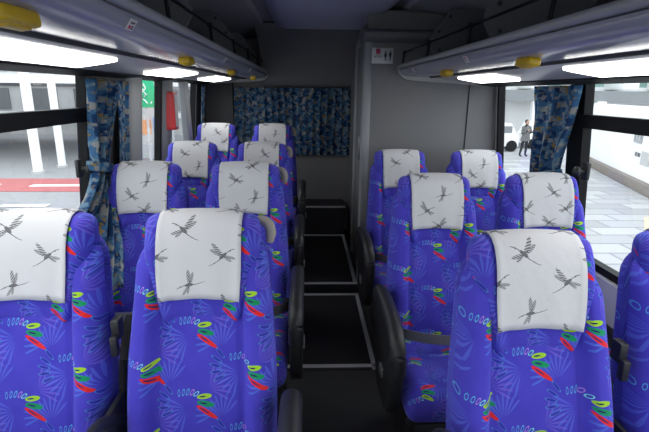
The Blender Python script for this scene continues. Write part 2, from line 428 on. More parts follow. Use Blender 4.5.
# toilet partition on the right behind the third row
m = MB(); m.box(.39, XR-.04, 3.16, 3.20, 0, 1.93, .006); m.box(.43, .47, 3.20, 4.75, FL2, 1.93)
st(m, 'wall_partition', WALL)
m = MB(); m.box(.375, .43, 3.15, 3.24, 0, 1.78, .02); m.box(.385, .43, 3.28, 3.33, FL2, 1.80, .008); m.box(.385, .43, 3.80, 3.86, FL2, 1.80, .008); m.box(.385, .43, 3.33, 3.80, 1.74, 1.80, .008)
st(m, 'trim_14', PILL, True)
d = tag(MB().box(.40, .43, 3.33, 3.80, FL2, 1.74, .004).build('door_1', WALL), kind='structure')
MB().box(.385, .40, 3.38, 3.40, .95, 1.10, .003).box(.378, .386, 3.375, 3.405, .94, 1.11, .003).build('door_handle', STEEL, d)
m = MB(); m.prism([tuple(q) for q in catmull([(3.10, 1.735), (3.06, 1.76), (3.08, 1.80), (3.30, 1.83), (3.30, 1.735)], 3)], lambda a, b: (.36, a, b), lambda a, b: (XR-.12, a, b)); st(m, 'trim_15', WALL, True)
m = MB(); m.box(1.085, 1.09, 3.154, 3.16, .3, 1.5); st(m, 'trim_16', RUBBER)

# windows -----------------------------------------------------------------
def window(n, side, y0, y1, frame=.035, bar_z=None, latch_y=None, fm=RUBBER, top=ZT):
    r = tag(empty('window_%d' % n, (wx(side, ZS), (y0+y1)/2, ZS)), kind='structure')
    inv = Matrix.Translation(-r.location)
    def fin(mb, name, mt, sm=False):
        for v in mb.bm.verts: v.co = inv @ v.co
        return mb.build(name, mt, r, sm)
    m = MB()
    wallbox(m, side, y0, y0+frame, ZS, top, -.012, .03); wallbox(m, side, y1-frame, y1, ZS, top, -.012, .03)
    wallbox(m, side, y0+frame, y1-frame, ZS, ZS+.035, -.012, .03); wallbox(m, side, y0+frame, y1-frame, top-.03, top, -.012, .03)
    fin(m, 'window_frame', fm)
    m = MB(); wallbox(m, side, y0+frame, y1-frame, ZS+.035, top-.03, .006, .010); fin(m, 'window_pane', GLASS)
    if bar_z:
        m = MB(); wallbox(m, side, y0+.01, y1-.01, bar_z-.03, bar_z+.03, -.022, .02); fin(m, 'slider_bar', fm)
    if latch_y is not None:
        x = wx(side, 1.08)-side*.012
        m = MB(); m.box(x-.008, x+.008, latch_y-.022, latch_y+.022, .99+.05, 1.07+.05, .005)
        m.tube([(x, latch_y, 1.08), (x-side*.035, latch_y, 1.08)], .009)
        m.ell((x-side*.045, latch_y, 1.08), (.016, .024, .024)); fin(m, 'window_latch', BLACK, True)
    return r
window(1, -1, -.30, 2.20, .055, 1.31, 2.06)
window(2, -1, YF+.05, -.34, .05, 1.31)
window(3, -1, 2.82, 3.26, .03)
window(4, -1, 3.44, 4.24, .03)
window(5, 1, -.30, 2.16, .055, 1.305, 2.055)
window(6, 1, YF+.05, -.34, .05, 1.31)
window(7, 1, 2.20, 3.10, .03)
m = MB(); m.box(XL+.02, XR-.02, YF-.05, YF-.045, .55, 1.90); r = m.build('window_8', GLASS, None, False); tag(r, kind='structure')
# pillars between the windows
for i, (s, a, b, mt) in enumerate(((-1, -.34, -.30, RUBBER), (1, -.34, -.30, RUBBER), (-1, 2.20, 2.26, RUBBER), (1, 2.16, 2.20, RUBBER))):
    m = MB(); wallbox(m, s, a, b, ZS, ZT, -.012, .05); st(m, 'trim_%d' % (17+i), mt)
m = MB(); wallbox(m, -1, 2.26, 2.82, ZS, ZT, .0, .05); st(m, 'trim_21', WALLD)
m = MB()
for yc, rr in ((2.725, .085), (3.35, .075)):
    m.prism([tuple(q) for q in catmull([(yc-rr, 0), (yc-rr*.9, .03), (yc-rr*.4, .05), (yc+rr*.4, .05), (yc+rr*.9, .03), (yc+rr, 0)], 3)],
            lambda a, b: (wx(-1, ZS)+b, a, ZS), lambda a, b: (wx(-1, ZT)+b, a, ZT))
st(m, 'trim_22', PILL, True)
# slanted pale pillar at the rear left window
m = MB(); x0, x1 = wx(-1, ZS), wx(-1, ZT)
m.hexa([(x0, 4.02, ZS), (x0, 4.16, ZS), (x0+.06, 4.16, ZS), (x0+.06, 4.02, ZS), (x1, 3.66, ZT), (x1, 3.78, ZT), (x1+.05, 3.78, ZT), (x1+.05, 3.66, ZT)])
tag(m.build('trim_23', PILL, None, False, .01), kind='structure')

# ------------------------------------------------------------------ luggage racks
def rack(side, y0, y1, label, lamps, grips, stickers, brackets):
    ax = .13
    def X(a): return ax+side*a       # a = distance from the aisle centre line
    lipa = .50; outer = 1.10
    r = tag(empty('luggage_rack', (X(.8), (y0+y1)/2, 1.52)), label, 'luggage rack')
    L = r.location
    def pr(mb, pts, ya, yb, n=0):
        P = [tuple(p) for p in (catmull(pts, n) if n else pts)]
        mb.prism(P, lambda a, z: (X(a)-L.x, ya-L.y, z-L.z), lambda a, z: (X(a)-L.x, yb-L.y, z-L.z)); return mb
    # face: rounded lavender front between lip and lamp housing
    face = [(lipa+.012, 1.589), (lipa+.013, 1.575), (lipa+.028, 1.558), (lipa+.06, 1.546), (lipa+.12, 1.542), (lipa+.20, 1.544)]
    back = [(lipa+.20, 1.556), (lipa+.08, 1.566), (lipa+.04, 1.589)]
    m = MB(); pr(m, catmull(face, 4)+[Vector(b) for b in back], y0, y1); m.build('front_face', RACKF, r)
    m = MB(); pr(m, catmull([(lipa-.006, 1.598), (lipa-.008, 1.606), (lipa+.0, 1.616), (lipa+.02, 1.620), (lipa+.036, 1.612), (lipa+.038, 1.60), (lipa+.03, 1.593), (lipa+.005, 1.593)], 3, True), y0, y1); m.build('lip_rail', RACKL, r)
    m = MB(); pr(m, [(lipa+.20, 1.5445), (lipa+.215, 1.536), (lipa+.225, 1.536), (lipa+.225, 1.556), (lipa+.20, 1.556)], y0, y1); m.build('lamp_channel_edge', RUBBER, r)
    m = MB(); pr(m, [(lipa+.225, 1.542), (lipa+.235, 1.536), (lipa+.42, 1.506), (outer-.08, 1.506), (outer-.0, 1.500), (outer+.02, 1.56), (lipa+.225, 1.57)], y0, y1); m.build('underside_panel', RACKU, r)
    m = MB(); pr(m, [(lipa+.02, 1.592), (lipa+.04, 1.596), (outer, 1.596), (outer, 1.575), (lipa+.22, 1.5705), (lipa+.20, 1.557), (lipa+.08, 1.568)], y0, y1); m.build('shelf', RACKT, r)
    m = MB(); pr(m, [(outer-.08, 1.512), (outer-.075, 1.500), (outer+.03, 1.485), (outer+.03, 1.50)], y0, y1); m.build('curtain_track', RUBBER, r)
    # rear end cap
    m = MB(); pr(m, catmull([(lipa-.004, 1.612), (lipa-.008, 1.585), (lipa+.02, 1.545), (lipa+.08, 1.523), (lipa+.3, 1.508), (outer, 1.50), (outer, 1.60), (lipa+.04, 1.612)], 4), y1, y1+.03); m.build('end_cap', RACKL, r)
    for a, b in lamps:
        m = MB(); P = [tuple(q) for q in catmull([(lipa+.268, 1.535), (lipa+.270, 1.524), (lipa+.275, 1.520), (lipa+.33, 1.510), (lipa+.400, 1.500), (lipa+.405, 1.501), (lipa+.41, 1.512)], 3)]
        pr(m, P, a, b); m.build('lamp_diffuser', LIGHT, r)
    # guard rail
    m = MB(); m.tube([(X(lipa+.03)-L.x, y-L.y, 1.69-L.z) for y in (y0, y1-.02)], .005)
    gr = m.build('guard_rail', RUBBER, r)
    y = y1-.02
    while y > y0:
        m = MB(); m.tube([(X(lipa+.022)-L.x, y-L.y, 1.612-L.z), (X(lipa+.03)-L.x, y-L.y, 1.69-L.z)], .006); m.box(X(lipa+.03)-L.x-.009, X(lipa+.03)-L.x+.009, y-L.y-.012, y-L.y+.012, .163, .18, .003)
        m.build('post', RUBBER, gr); y -= .62
    for y in grips:
        m = MB(); M = Matrix.Translation((X(lipa+.072)-L.x, y-L.y, 1.532-L.z)) @ Matrix.Rotation(R(side*8), 4, 'Y')
        m.box(-.020, .020, -.048, .048, -.012, .014, .008, M, 3); m.box(-.010, .010, -.03, .03, -.016, -.008, .003, M); m.build('yellow_handle', YEL, r)
    for y in stickers:
        M = Matrix.Translation((X(lipa+.016)-L.x, y-L.y, 1.567-L.z)) @ Matrix.Rotation(R(-side*-55), 4, 'Y')
        m = MB(); m.box(-.013, .013, -.020, .020, -.0015, .001, 0, M); k = m.build('seat_sticker', SIGNW, r, False)
        MB().box(-.009, -.001, -.013, -.002, -.0022, -.0014, 0, M).build('crimson_mark', CRIM, k, False)
        m = MB(); m.box(-.009, -.006, .003, .015, -.0022, -.0014, 0, M); m.box(-.004, -.001, .003, .011, -.0022, -.0014, 0, M); m.box(.004, .007, -.013, .012, -.0022, -.0014, 0, M)
        m.build('printed_mark', INK, k, False)
    r.location.z -= .010 if side < 0 else .020; r.location.x -= 0 if side < 0 else .035
    for y in brackets:
        m = MB(); pts = [(lipa+.13, 1.60), (lipa+.07, 1.70), (lipa+.075, 1.73), (lipa+.17, 1.865), (lipa+.20, 1.885), (lipa+.50, 1.87), (lipa+.5, 1.60)]
        pr(m, catmull(pts, 1), y, y+.035); b = m.build('ceiling_bracket', BRKT, r)
        for (a, z) in ((.13, 1.66), (.12, 1.76), (.18, 1.84)):
            MB().tube([(X(lipa+a)-L.x, y-L.y-.006, z-L.z), (X(lipa+a)-L.x, y-L.y+.01, z-L.z)], .009).build('bracket_screw', BLACK, b)
    return r
rack(-1, YF+.1, 4.55, 'long overhead luggage rack with strip lamps above the left window seats',
     [(-2.2, -1.3), (-.95, -.1), (.2, .95), (.95, 1.66), (2.32, 2.85), (3.45, 4.05)], [.76, 1.80, 2.85, 4.0], [1.10, 2.3, 3.3], [1.9, 3.0, 4.1])
rack(1, YF+.1, 3.12, 'shorter overhead luggage rack on the right, ending at the toilet partition',
     [(-2.2, -1.3), (-.95, -.1), (.2, .95), (.95, 1.60), (2.22, 2.72)], [1.44, 2.28], [1.84, 2.75], [1.92, 2.78])

# ------------------------------------------------------------------ seats
TAN = math.tan(R(14)); ZP = .42
def rec(p):   # recline about the seat joint
    x, y, z = p; return (x, y+(z-ZP)*TAN, z)
def backrest(parent):
    W0 = .206; n = 45
    prof = catmull([(-.050, .40), (-.060, .50), (-.064, .62), (-.060, .76), (-.050, .90), (-.038, 1.0), (-.015, 1.052), (.015, 1.062), (.045, 1.05), (.062, 1.0), (.066, .85), (.070, .60), (.066, .40)], 4)
    P = []; UV = []
    for i in range(n):
        q = math.sin(math.pi/2*(-1+2*i/(n-1))*.999); q = .55*q+.45*(-1+2*i/(n-1))
        row = []; uvr = []; v = 0; prev = None
        e = max(0, (abs(q)-.80)/.20); s = math.sqrt(max(0, 1-e*e)); s = .12+.88*s
        for p in prof:
            y, z = p.x, p.y
            W = W0*(1-.12*smoothstep(.62, 1.06, z))
            if z > .98: W -= .055*((z-.98)/.082)**2
            front = y < .02
            yy = .008+(y-.008)*s
            if front and z < 1.03:
                ax = abs(q)*W0
                fade = 1-smoothstep(.97, 1.04, z)
                bol = smoothstep(.112, .150, ax)*.040 - .008*math.exp(-((ax-.117)/.006)**2)
                yy -= bol*fade*(.35+.65*s)
            row.append(rec((q*W, yy, z))); 
            if prev is not None: v += (p-prev).length
            prev = p; uvr.append((q*W0*1.08, v))
        P.append(row); UV.append(uvr)
    return grid_mesh('backrest', P, FAB, parent, UV, closed_v=True, caps=True)
HPROF = catmull([(-.045, .835), (-.060, .86), (-.070, .92), (-.075, 1.0), (-.072, 1.06), (-.055, 1.102), (-.030, 1.118), (.005, 1.114), (.035, 1.09), (.046, 1.03), (.048, .95), (.048, .86)], 4)
def hpoint(q, p, off=0):
    W = .116+(.161-.116)*smoothstep(.82, 1.02, p.y)
    e = max(0, (abs(q)-.80)/.20); s = .10+.90*math.sqrt(max(0, 1-e*e))
    y = -.015+(p.x+.015)*s; z = .97+(p.y-.97)*(1-(1-s)*.20)
    if p.x < -.03: y -= .010*math.exp(-((abs(q)-.80)/.12)**2)
    z -= .010*q*q
    return rec((q*W, y, z))
def headrest(parent):
    n = 31; P = []; UV = []
    for i in range(n):
        q = -1+2*i/(n-1); q = .5*q+.5*math.sin(math.pi/2*q)
        v = 0; prev = None; uvr = []
        for p in HPROF:
            if prev is not None: v += (p-prev).length
            prev = p; uvr.append((q*.17+.06, v+.07))
        P.append([hpoint(q, p) for p in HPROF]); UV.append(uvr)
    return grid_mesh('headrest', P, FAB, parent, UV, closed_v=True, caps=True)
def cover(parent, shift=(0, 0), ext=0):
    # follows the pad, 5 mm proud, from the front hem over the top and down the back
    n = 19; c = Vector((-.03, .98)); prof = []
    for p in HPROF:
        prof.append(p)
    sel = [p for p in prof if not (p.x < -.03 and p.y < .900-ext)]
    top = max(range(len(sel)), key=lambda k: sel[k].y)
    P = []; UV = []
    for i in range(n):
        x = -.114+.228*i/(n-1); row = []; uvr = []; v = 0; prev = None; vs = []
        for k, p in enumerate(sel):
            nrm = (sel[min(k+1, len(sel)-1)]-sel[max(k-1, 0)]).normalized(); nrm = Vector((-nrm.y, nrm.x))
            W = .116+(.161-.116)*smoothstep(.82, 1.02, p.y)
            pp = p+nrm*.0055
            xx = x*(.94+.06*smoothstep(.86, 1.0, p.y)) if p.x < .0 else x
            q = max(-.97, min(.97, xx/W)) if abs(xx/W) < 1 else math.copysign(.97, xx)
            qq = min(abs(q), .70)  # the cloth bridges the pad's rounding flat
            wv = .0022*math.sin(x*60+p.y*9)*smoothstep(1.05, .87, p.y)
            h = hpoint(math.copysign(abs(q), q), p); flat = hpoint(math.copysign(qq, q), p)
            y = min(h[1], flat[1]) if p.x < -.03 else h[1]
            y = .65*h[1]+.35*flat[1] if p.x < -.03 else h[1]
            dy, dz = nrm.x*.0065, nrm.y*.0065
            row.append((xx, y+dy-(.004 if p.x < -.05 else 0)+wv, h[2]+dz))
            if prev is not None: v += (p-prev).length
            prev = p; vs.append(v)
        vt = vs[top]
        for vv in vs: uvr.append((x+shift[0], -(vt-vv)-.012+shift[1]))
        P.append(row); UV.append(uvr)
    return grid_mesh('headrest_cover', P, CLOTH, parent, UV, solid=.003)
def cushion(parent):
    prof = catmull([(.03, .33), (-.20, .315), (-.42, .315), (-.475, .33), (-.50, .37), (-.495, .42), (-.465, .452), (-.40, .458), (-.25, .445), (-.10, .435), (.03, .44)], 4)
    n = 31; P = []; UV = []
    for i in range(n):
        q = -1+2*i/(n-1); q = .5*q+.5*math.sin(math.pi/2*q)
        e = max(0, (abs(q)-.78)/.22); s = .15+.85*math.sqrt(max(0, 1-e*e)); row = []; uvr = []; v = 0; prev = None
        for p in prof:
            y = -.22+(p.x+.22)*(1-(1-s)*.10); z = .385+(p.y-.385)*s
            if p.y > .40: z += .016*smoothstep(.5, .75, abs(q))*s-.006*math.exp(-((abs(q)-.52)/.03)**2)
            row.append((q*.215, y, z))
            if prev is not None: v += (p-prev).length
            prev = p; uvr.append((q*.215, -v))
        P.append(row); UV.append(uvr)
    return grid_mesh('seat_cushion', P, FAB, parent, UV, closed_v=True, caps=True)
def side_armrest(parent, s):
    x0, x1 = s*.228, s*.276
    m = MB()
    out = [(-.36, .30), (-.44, .36), (-.475, .46), (-.47, .56), (-.43, .625), (-.34, .648), (-.16, .650), (-.05, .632), (-.02, .58), (-.06, .50), (-.12, .40), (-.18, .31)]
    m.prism([tuple(q) for q in catmull(out, 4, True)], lambda a, b: (x0, a, b), lambda a, b: (x1, a, b))
    o = m.build('side_panel', BLACK, parent, True, .012)
    m = MB(); pts = [(-.465, .52), (-.462, .58), (-.43, .632), (-.34, .660), (-.16, .664), (-.05, .648), (-.015, .60)]
    m.tube([(s*.252, p.x, p.y) for p in catmull(pts, 4)], .030, 14); m.build('armrest_pad', BLACK, parent)
    m = MB(); m.box(min(x1, x1+s*.01), max(x1, x1+s*.01), -.34, -.29, .42, .46, .003); m.build('recline_button', STEEL, parent)
def mid_armrest(parent, s):
    m = MB(); pts = [(.02, .54), (-.10, .62), (-.22, .635), (-.34, .62), (-.42, .575), (-.445, .54)]
    m.tube([(s*.230, p.x, p.y) for p in catmull(pts, 4)], .015, 12, 1.1); m.build('armrest_pad', BLACK, parent)
    m = MB(); m.box(s*.230-.008, s*.230+.008, -.09, .04, .34, .62, .006); m.build('armrest_support', BLACK, parent)
def belt_strap(parent, s):
    m = MB(); x = s*.230
    m.tube([rec((x, .055, .80)), rec((x, .03, .78)), rec((x, .00, .70)), (x, .0, .50), (x, -.02, .36)], .013, 8, .25)
    m.build('belt_strap', STRAP, parent)
    m = MB(); m.box(x-.012, x+.012, .035, .075, .78, .84, .006); m.box(x-.010, x+.010, .015, .04, .74, .80, .005); m.build('belt_buckle', BLACK, parent)
def lap_belt(parent, s):
    m = MB(); A = []; B_ = []
    pts = catmull([(s*.215, -.10, .52), (s*.19, -.20, .535), (s*.08, -.225, .520), (-s*.06, -.215, .505), (-s*.17, -.14, .49), (-s*.20, -.04, .45)], 6)
    rings = [[m.bm.verts.new(p+Vector(d)) for d in ((0, -.0015, -.022), (0, .0015, -.022), (0, .0015, .022), (0, -.0015, .022))] for p in pts]
    m.loft(rings); m.build('lap_belt', GREYWEB, parent)
    m = MB(); m.box(s*.20-.014, s*.20+.014, -.17, -.13, .505, .555, .004); b = m.build('belt_buckle', BLACK, parent)
    m = MB(); m.box(s*.20-.006, s*.20+.006, -.175, -.169, .522, .538, .002); m.build('release_button', RED, b)
def grip(parent, s):
    m = MB(); pts = [rec((s*.125, .065, 1.06)), rec((s*.140, .050, 1.074)), rec((s*.160, .040, 1.078)), rec((s*.178, .036, 1.070)), rec((s*.186, .036, 1.046)), rec((s*.182, .04, 1.015))]
    m.tube([p for p in catmull(pts, 4)], [.012]*3+[.014]*6+[.016]*9+[.013]*2+[.009], 14); m.build('grip_handle', GRIP, parent)
def frame(parent, drop):
    m = MB(); m.box(-.20, .20, -.42, .03, .27, .315, .01); m.build('seat_frame', BLACK, parent)
    for x in (-.15, .15):
        m = MB(); m.box(x-.022, x+.022, -.30, -.02, drop, .27, .008); m.box(x-.035, x+.035, -.34, .02, drop, drop+.02, .004); m.build('leg', BLACK, parent)
    m = MB(); m.box(-.18, .18, .0, .0, 0, 0); m.bm.clear()
    pr = [(.066, .42), (.070, .60), (.068, .85), (.058, .98), (.074, .98), (.090, .85), (.094, .60), (.088, .42)]
    m.prism([rec((0, a, b))[1:] for a, b in pr], lambda a, b: (-.155, a, b), lambda a, b: (.155, a, b)); m.build('back_shell', BLACK, parent, True, .006)
DROP = {-1: .03, 1: .05}
def make_seat(side, aisle):
    t = empty('coach_seat')
    frame(t, DROP[side]); backrest(t); headrest(t); cover(t); cushion(t)
    if aisle:
        side_armrest(t, -side); lap_belt(t, -side)
        if side < 0: grip(t, 1)
    else:
        mid_armrest(t, -side); belt_strap(t, -side); lap_belt(t, -side)
    return t
proto = {(s, a): make_seat(s, a) for s in (-1, 1) for a in (True, False)}
used = set(); covers = {}
def cover_mesh(k):
    sh = {0: (0, 0), 1: (.06, .10), 2: (-.05, .17), 3: (.10, -.03)}[k]
    if k not in covers:
        o = cover(None, sh); covers[k] = o.data; bpy.data.objects.remove(o)
    return covers[k]
def place(side, aisle, x, y, z, label, ck, rz=0, strap=True):
    p = proto[(side, aisle)]
    o = p if (side, aisle) not in used else copy_tree(p)
    used.add((side, aisle)); o.location = (x, y+.09, z-DROP[side]); o.rotation_euler.z = rz
    tag(o, label, 'seat', 'blue feather-patterned coach seats')
    for c in list(o.children):
        if not strap and (c.name.startswith('belt_strap') or (c.name.startswith('belt_buckle') and not c.children)):
            bpy.data.objects.remove(c); continue
        if c.name.startswith('headrest_cover') and ck: c.data = cover_mesh(ck)
XA, XW, XRA, XRW = -.292, -.756, .578, 1.062
place(-1, True, XA, 1.03, 0, 'nearest blue aisle seat left of the aisle, beige grip on its shoulder', 0)
place(-1, False, XW, 1.03, 0, 'nearest blue window seat at the left edge of the picture, headrest cover partly cut off', 0)
place(-1, True, XA, 1.95, 0, 'second blue aisle seat left of the aisle, directly behind the nearest left aisle seat', 3)
place(-1, False, XW, 1.95, 0, 'blue left window seat right beside the tied-back curtain', 2)
place(-1, True, XA-.004, 2.86, 0, 'third blue aisle seat left of the aisle, between the second and the rearmost', 1)
place(-1, False, XW, 2.86, 0, 'blue left window seat by the grey pillar below the red box', 3)
place(-1, True, XA+.004, 3.76, FL2, 'rearmost blue aisle seat on the left, in front of the dark rear curtain', 2)
place(-1, False, XW-.01, 3.76, FL2, 'rearmost blue left window seat, next to the slanted pale pillar', 1)
place(1, True, XRA+.008, .89, 0, 'nearest blue aisle seat right of the aisle, largest on the right with full crane cover', 0)
place(1, False, XRW+.005, .92, 0, 'blue window seat cut off by the right edge of the picture', 0)
place(1, True, XRA-.01, 1.77, 0, 'middle blue aisle seat right of the aisle, its side panel and grey belt showing', 2)
place(1, False, XRW+.012, 1.80, 0, 'middle blue right window seat beside the window with the round black latch', 1, strap=False)
place(1, True, XRA+.01, 2.66, 0, 'rear blue aisle seat on the right in front of the grey toilet partition', 3)
place(1, False, XRW+.02, 2.66, 0, 'rear blue right window seat against the partition, beside the window with the person outside', 2)

# ------------------------------------------------------------------ curtains
def curtain(name, label, path, ztop, zbot, width, tie=None, mt=CURT, waves=7, amp=.02, band=True, group=None):
    """path(t, z) -> (x, y) centre point; cloth runs along width(z) with pleats"""
    nz, nt = 46, 110; P = []; UV = []
    for i in range(nt):
        t = i/(nt-1); row = []; uvr = []
        for j in range(nz):
            z = ztop+(zbot-ztop)*j/(nz-1); W = width(z)
            ph = t*waves*2*math.pi+.6*math.sin(z*7+t*9)
            a = amp*(.65+.35*math.sin(t*17.3+1))*(1 if W > .2 else .8)
            x, y, nx, ny, tx, ty = path(z)
            off = a*math.sin(ph)+.25*a*math.sin(2.3*ph+z*5)
            s = (t-.5)*W+.25*a*math.cos(ph)
            row.append((x+tx*s+nx*off, y+ty*s+ny*off, z)); uvr.append((t*waves*.085, z))
        P.append(row); UV.append(uvr)
    o = grid_mesh('cloth', P, mt, None, UV, solid=.002)
    xb, yb = path(zbot)[:2]
    r = empty(name, (xb, yb, zbot)); tag(r, label, 'curtain', group)
    o.data.transform(Matrix.Translation(-r.location)); o.parent = r
    if tie:
        x, y, nx, ny, tx, ty = path(tie); W = width(tie)
        m = MB(); ring = []
        for zz, k in ((-.022, 1.0), (-.01, 1.04), (.01, 1.04), (.022, 1.0)):
            ring.append([m.bm.verts.new((x+tx*math.cos(a)*(W/2+.012)*k+nx*math.sin(a)*(amp+.014)*k-xb, y+ty*math.cos(a)*(W/2+.012)*k+ny*math.sin(a)*(amp+.014)*k-yb, tie+zz-.15*math.cos(a)*W-zbot)) for a in [2*math.pi*q/24 for q in range(24)]])
        m.loft(ring); ob = m.build('tieback', mt, r)
        l = ob.data.uv_layers.new(name='UVMap')
        for lp in ob.data.loops:
            c = ob.data.vertices[lp.vertex_index].co; l.data[lp.index].uv = (c.y+c.x, c.z)
    return r
def lpath(z):
    t = smoothstep(1.08, .62, z); a = R(58)*t
    return (wx(-1, z)+.075+.085*t, 2.025+wl(min(1.5, max(z, 1.07)))/2+.03*smoothstep(1.4, 1.0, z)-.42*t, math.cos(a), -math.sin(a), math.sin(a), math.cos(a))
def wl(z):
    if z > 1.06: return   .17+.15*smoothstep(1.06, 1.45, z)
    return .17+.14*smoothstep(1.06, .70, z)
curtain('window_curtain', 'blue blotched curtain tied back beside the left window pillar', lpath, 1.462, .62, wl, 1.07, waves=6, amp=.03)
curtain('window_curtain', 'darker straight blue curtain strip behind the tied left curtain, by the grey pillar', lambda z: (wx(-1, z)+.030, 2.53, 1, 0, 0, 1), 1.462, .66, lambda z: .16, None, waves=4, amp=.014)
def wr(z):
    if z > 1.02: return .30+.12*smoothstep(1.02, 1.45, z)
    return .30+.06*smoothstep(1.02, .70, z)
curtain('window_curtain', 'blue blotched curtain gathered beside the right window pillar', lambda z: (wx(1, z)-.06, 2.50-wr(z)/2+.03*smoothstep(1.4,1.0,z)-.02, -1, 0, 0, 1), 1.462, .66, wr, 1.00, waves=7, amp=.028)
curtain('window_curtain', 'narrow bright blue curtain edge next to the slanted pillar at rear left', lambda z: (wx(-1, z)+.05, 4.36, 1, 0, 0, 1), 1.462, .70, lambda z: .12, None, waves=3, amp=.012)
curtain('rear_curtain', 'wide pleated dark blue curtain drawn across the rear wall', lambda z: (-.13, 4.755-.10, 0, -1, 1, 0), 1.455, .80, lambda z: 1.17, None, waves=17, amp=.026)
# dark rear-left panel with a small coat hook
m = MB(); m.box(-1.0, -.72, 4.66, 4.70, .6, 1.5, .01); st(m, 'trim_24', WALLD, True)

# red box between windows 3 and 4
r = tag(empty('emergency_box', (-.945, 3.34, 1.28)), 'small red emergency box mounted on the left pillar between the rear windows', 'emergency box')
MB().box(-.045, .03, -.05, .05, -.13, .13, .006).build('case', RED, r)
MB().box(.02, .033, -.052, -.05, -.11, .11).box(-.03, .02, -.054, -.049, -.115, .115, 0).build('cover_plate', RED, r, False)
MB().box(.030, .034, -.03, .035, -.11, .11, .001).build('label_strip', SIGNW, r, False)

# toilet sign
r = tag(empty('toilet_sign', (.492, 3.152, 1.652)), 'white toilet sign with red square lamp and man and woman figures', 'sign')
MB().box(-.082, .082, -.006, .006, -.055, .055, .005).build('plate', SIGNW, r)
MB().box(-.052, -.018, -.010, -.004, .012, .046, .003).build('indicator_lamp', CRIM, r)
for dx, skirt in ((.022, True), (.058, False)):
    m = MB(); m.ell((dx, -.007, .028), (.006, .002, .006))
    w1, w2 = (.006, .011) if skirt else (.011, .007)
    m.prism([(dx-w1, .020), (dx+w1, .020), (dx+w2, -.008), (dx-w2, -.008)], lambda a, b: (a, -.0085, b), lambda a, b: (a, -.005, b))
    m.box(dx-.005, dx-.001, -.0085, -.005, -.032, -.008); m.box(dx+.001, dx+.005, -.0085, -.005, -.032, -.008)
    m.build('woman_figure' if skirt else 'man_figure', INK, r, False)
MB().box(.0395, .0405, -.0085, -.005, -.032, .034).build('divider_line', INK, r, False)
r.scale = (.86, 1, .90)
text_mesh('sign_text', '使用中', .020, INK, r, Matrix.Translation((-.035, -.0068, -.008)) @ Matrix.Rotation(R(90), 4, 'X'))

# ------------------------------------------------------------------ outside
G = -1.37
m = MB(); m.box(-60, 60, -30, 80, G-.3, G); st(m, 'ground', ASPH)
m = MB(); m.box(4.2, 30, -10, 24, G, G+.02); st(m, 'trim_25', PAVE)
m = MB(); m.prism([(-30, 12.6), (-4.5, 12.9), (-4.5, 14.9), (-30, 14.4)], lambda a, b: (a, b, G+.005), lambda a, b: (a, b, G+.012)); st(m, 'trim_26', REDLANE)
for i, (x, y, l, a) in enumerate(((-8.4, 11.6, 1.1, 4), (-6.9, 11.2, 1.1, 4), (-9.9, 13.7, 1.6, 3), (-7.4, 13.7, 1.5, 3), (-7.0, 9.9, 1.2, 6), (-5.6, 9.4, 1.1, 6), (-11.6, 11.9, 1.1, 4))):
    t = empty('road_dash', (x, y, G+.012), R(a)); o = MB().box(-l/2, l/2, -.13, .13, 0, .006).build('paint', WHITE, None, False)
    bpy.data.objects.remove(t); o.name = 'road_dash'; o.location = (x, y, G+.014); o.rotation_euler.z = R(a)
    tag(o, 'short white painted dash on the road outside the left windows', 'road marking', 'white road dashes')
m = MB(); m.hexa([(5.0, 6.0, G+.021), (5.25, 6.0, G+.021), (8.2, 10.2, G+.021), (7.95, 10.2, G+.021), (5.0, 6.0, G+.026), (5.25, 6.0, G+.026), (8.2, 10.2, G+.026), (7.95, 10.2, G+.026)])
m.bm.verts.ensure_lookup_table(); tag(m.build('pavement_line', BEIGE, None, False), 'long beige line across the pavement outside the right window', 'road marking')
# white wall with posters and kerb, right
A = Vector((11.9, 19.2, 0)); Bp = Vector((7.4, 4.5, 0)); dr = (Bp-A).normalized(); nn = Vector((dr.y, -dr.x, 0))
if nn.x > 0: nn = -nn
ang = math.atan2(dr.y, dr.x); Ln = (Bp-A).length
r = tag(empty('white_hoarding', (A.x, A.y, G+.02), ang), 'long white wall beside the pavement outside the right window', 'wall')
MB().box(0, Ln, -.0, .12, .30, 2.45).build('panel', WHITE, r, False)
MB().box(0, Ln, -.20, .16, 0, .30, .02).build('kerb_base', KERB, r)
for k, (s, z0, z1, wd, mt, lab) in enumerate(((5.35, 1.35, 1.78, .66, FARG, 'grey photo poster on the white wall outside, the upper one'), (6.15, .75, 1.15, .62, CONC, 'pale grey notice low on the white wall outside'), (5.5, .95, 1.07, .40, FASC, 'small dark lettered notice below the photo poster'))):
    p = A+dr*s; o = MB().box(-wd/2, wd/2, -.03, -.002, z0, z1).build('poster', mt, None, False)
    o.location = (p.x, p.y, G+.02); o.rotation_euler.z = ang; tag(o, lab, 'poster')
    if s == 5.35:
        for q in range(5): MB().box(-wd/2+.06+q*.12, -wd/2+.14+q*.12, -.036, -.030, z0+.08+.05*(q % 3), z1-.08-.04*(q % 2)).build('printed_mark', CONC if q % 2 else FASC, o, False)
    elif s == 5.5:
        for q in range(4): MB().box(-wd/2+.03+q*.09, -wd/2+.09+q*.09, -.036, -.030, z0+.02, z1-.02).build('printed_mark', INK if q % 2 else CONC, o, False)
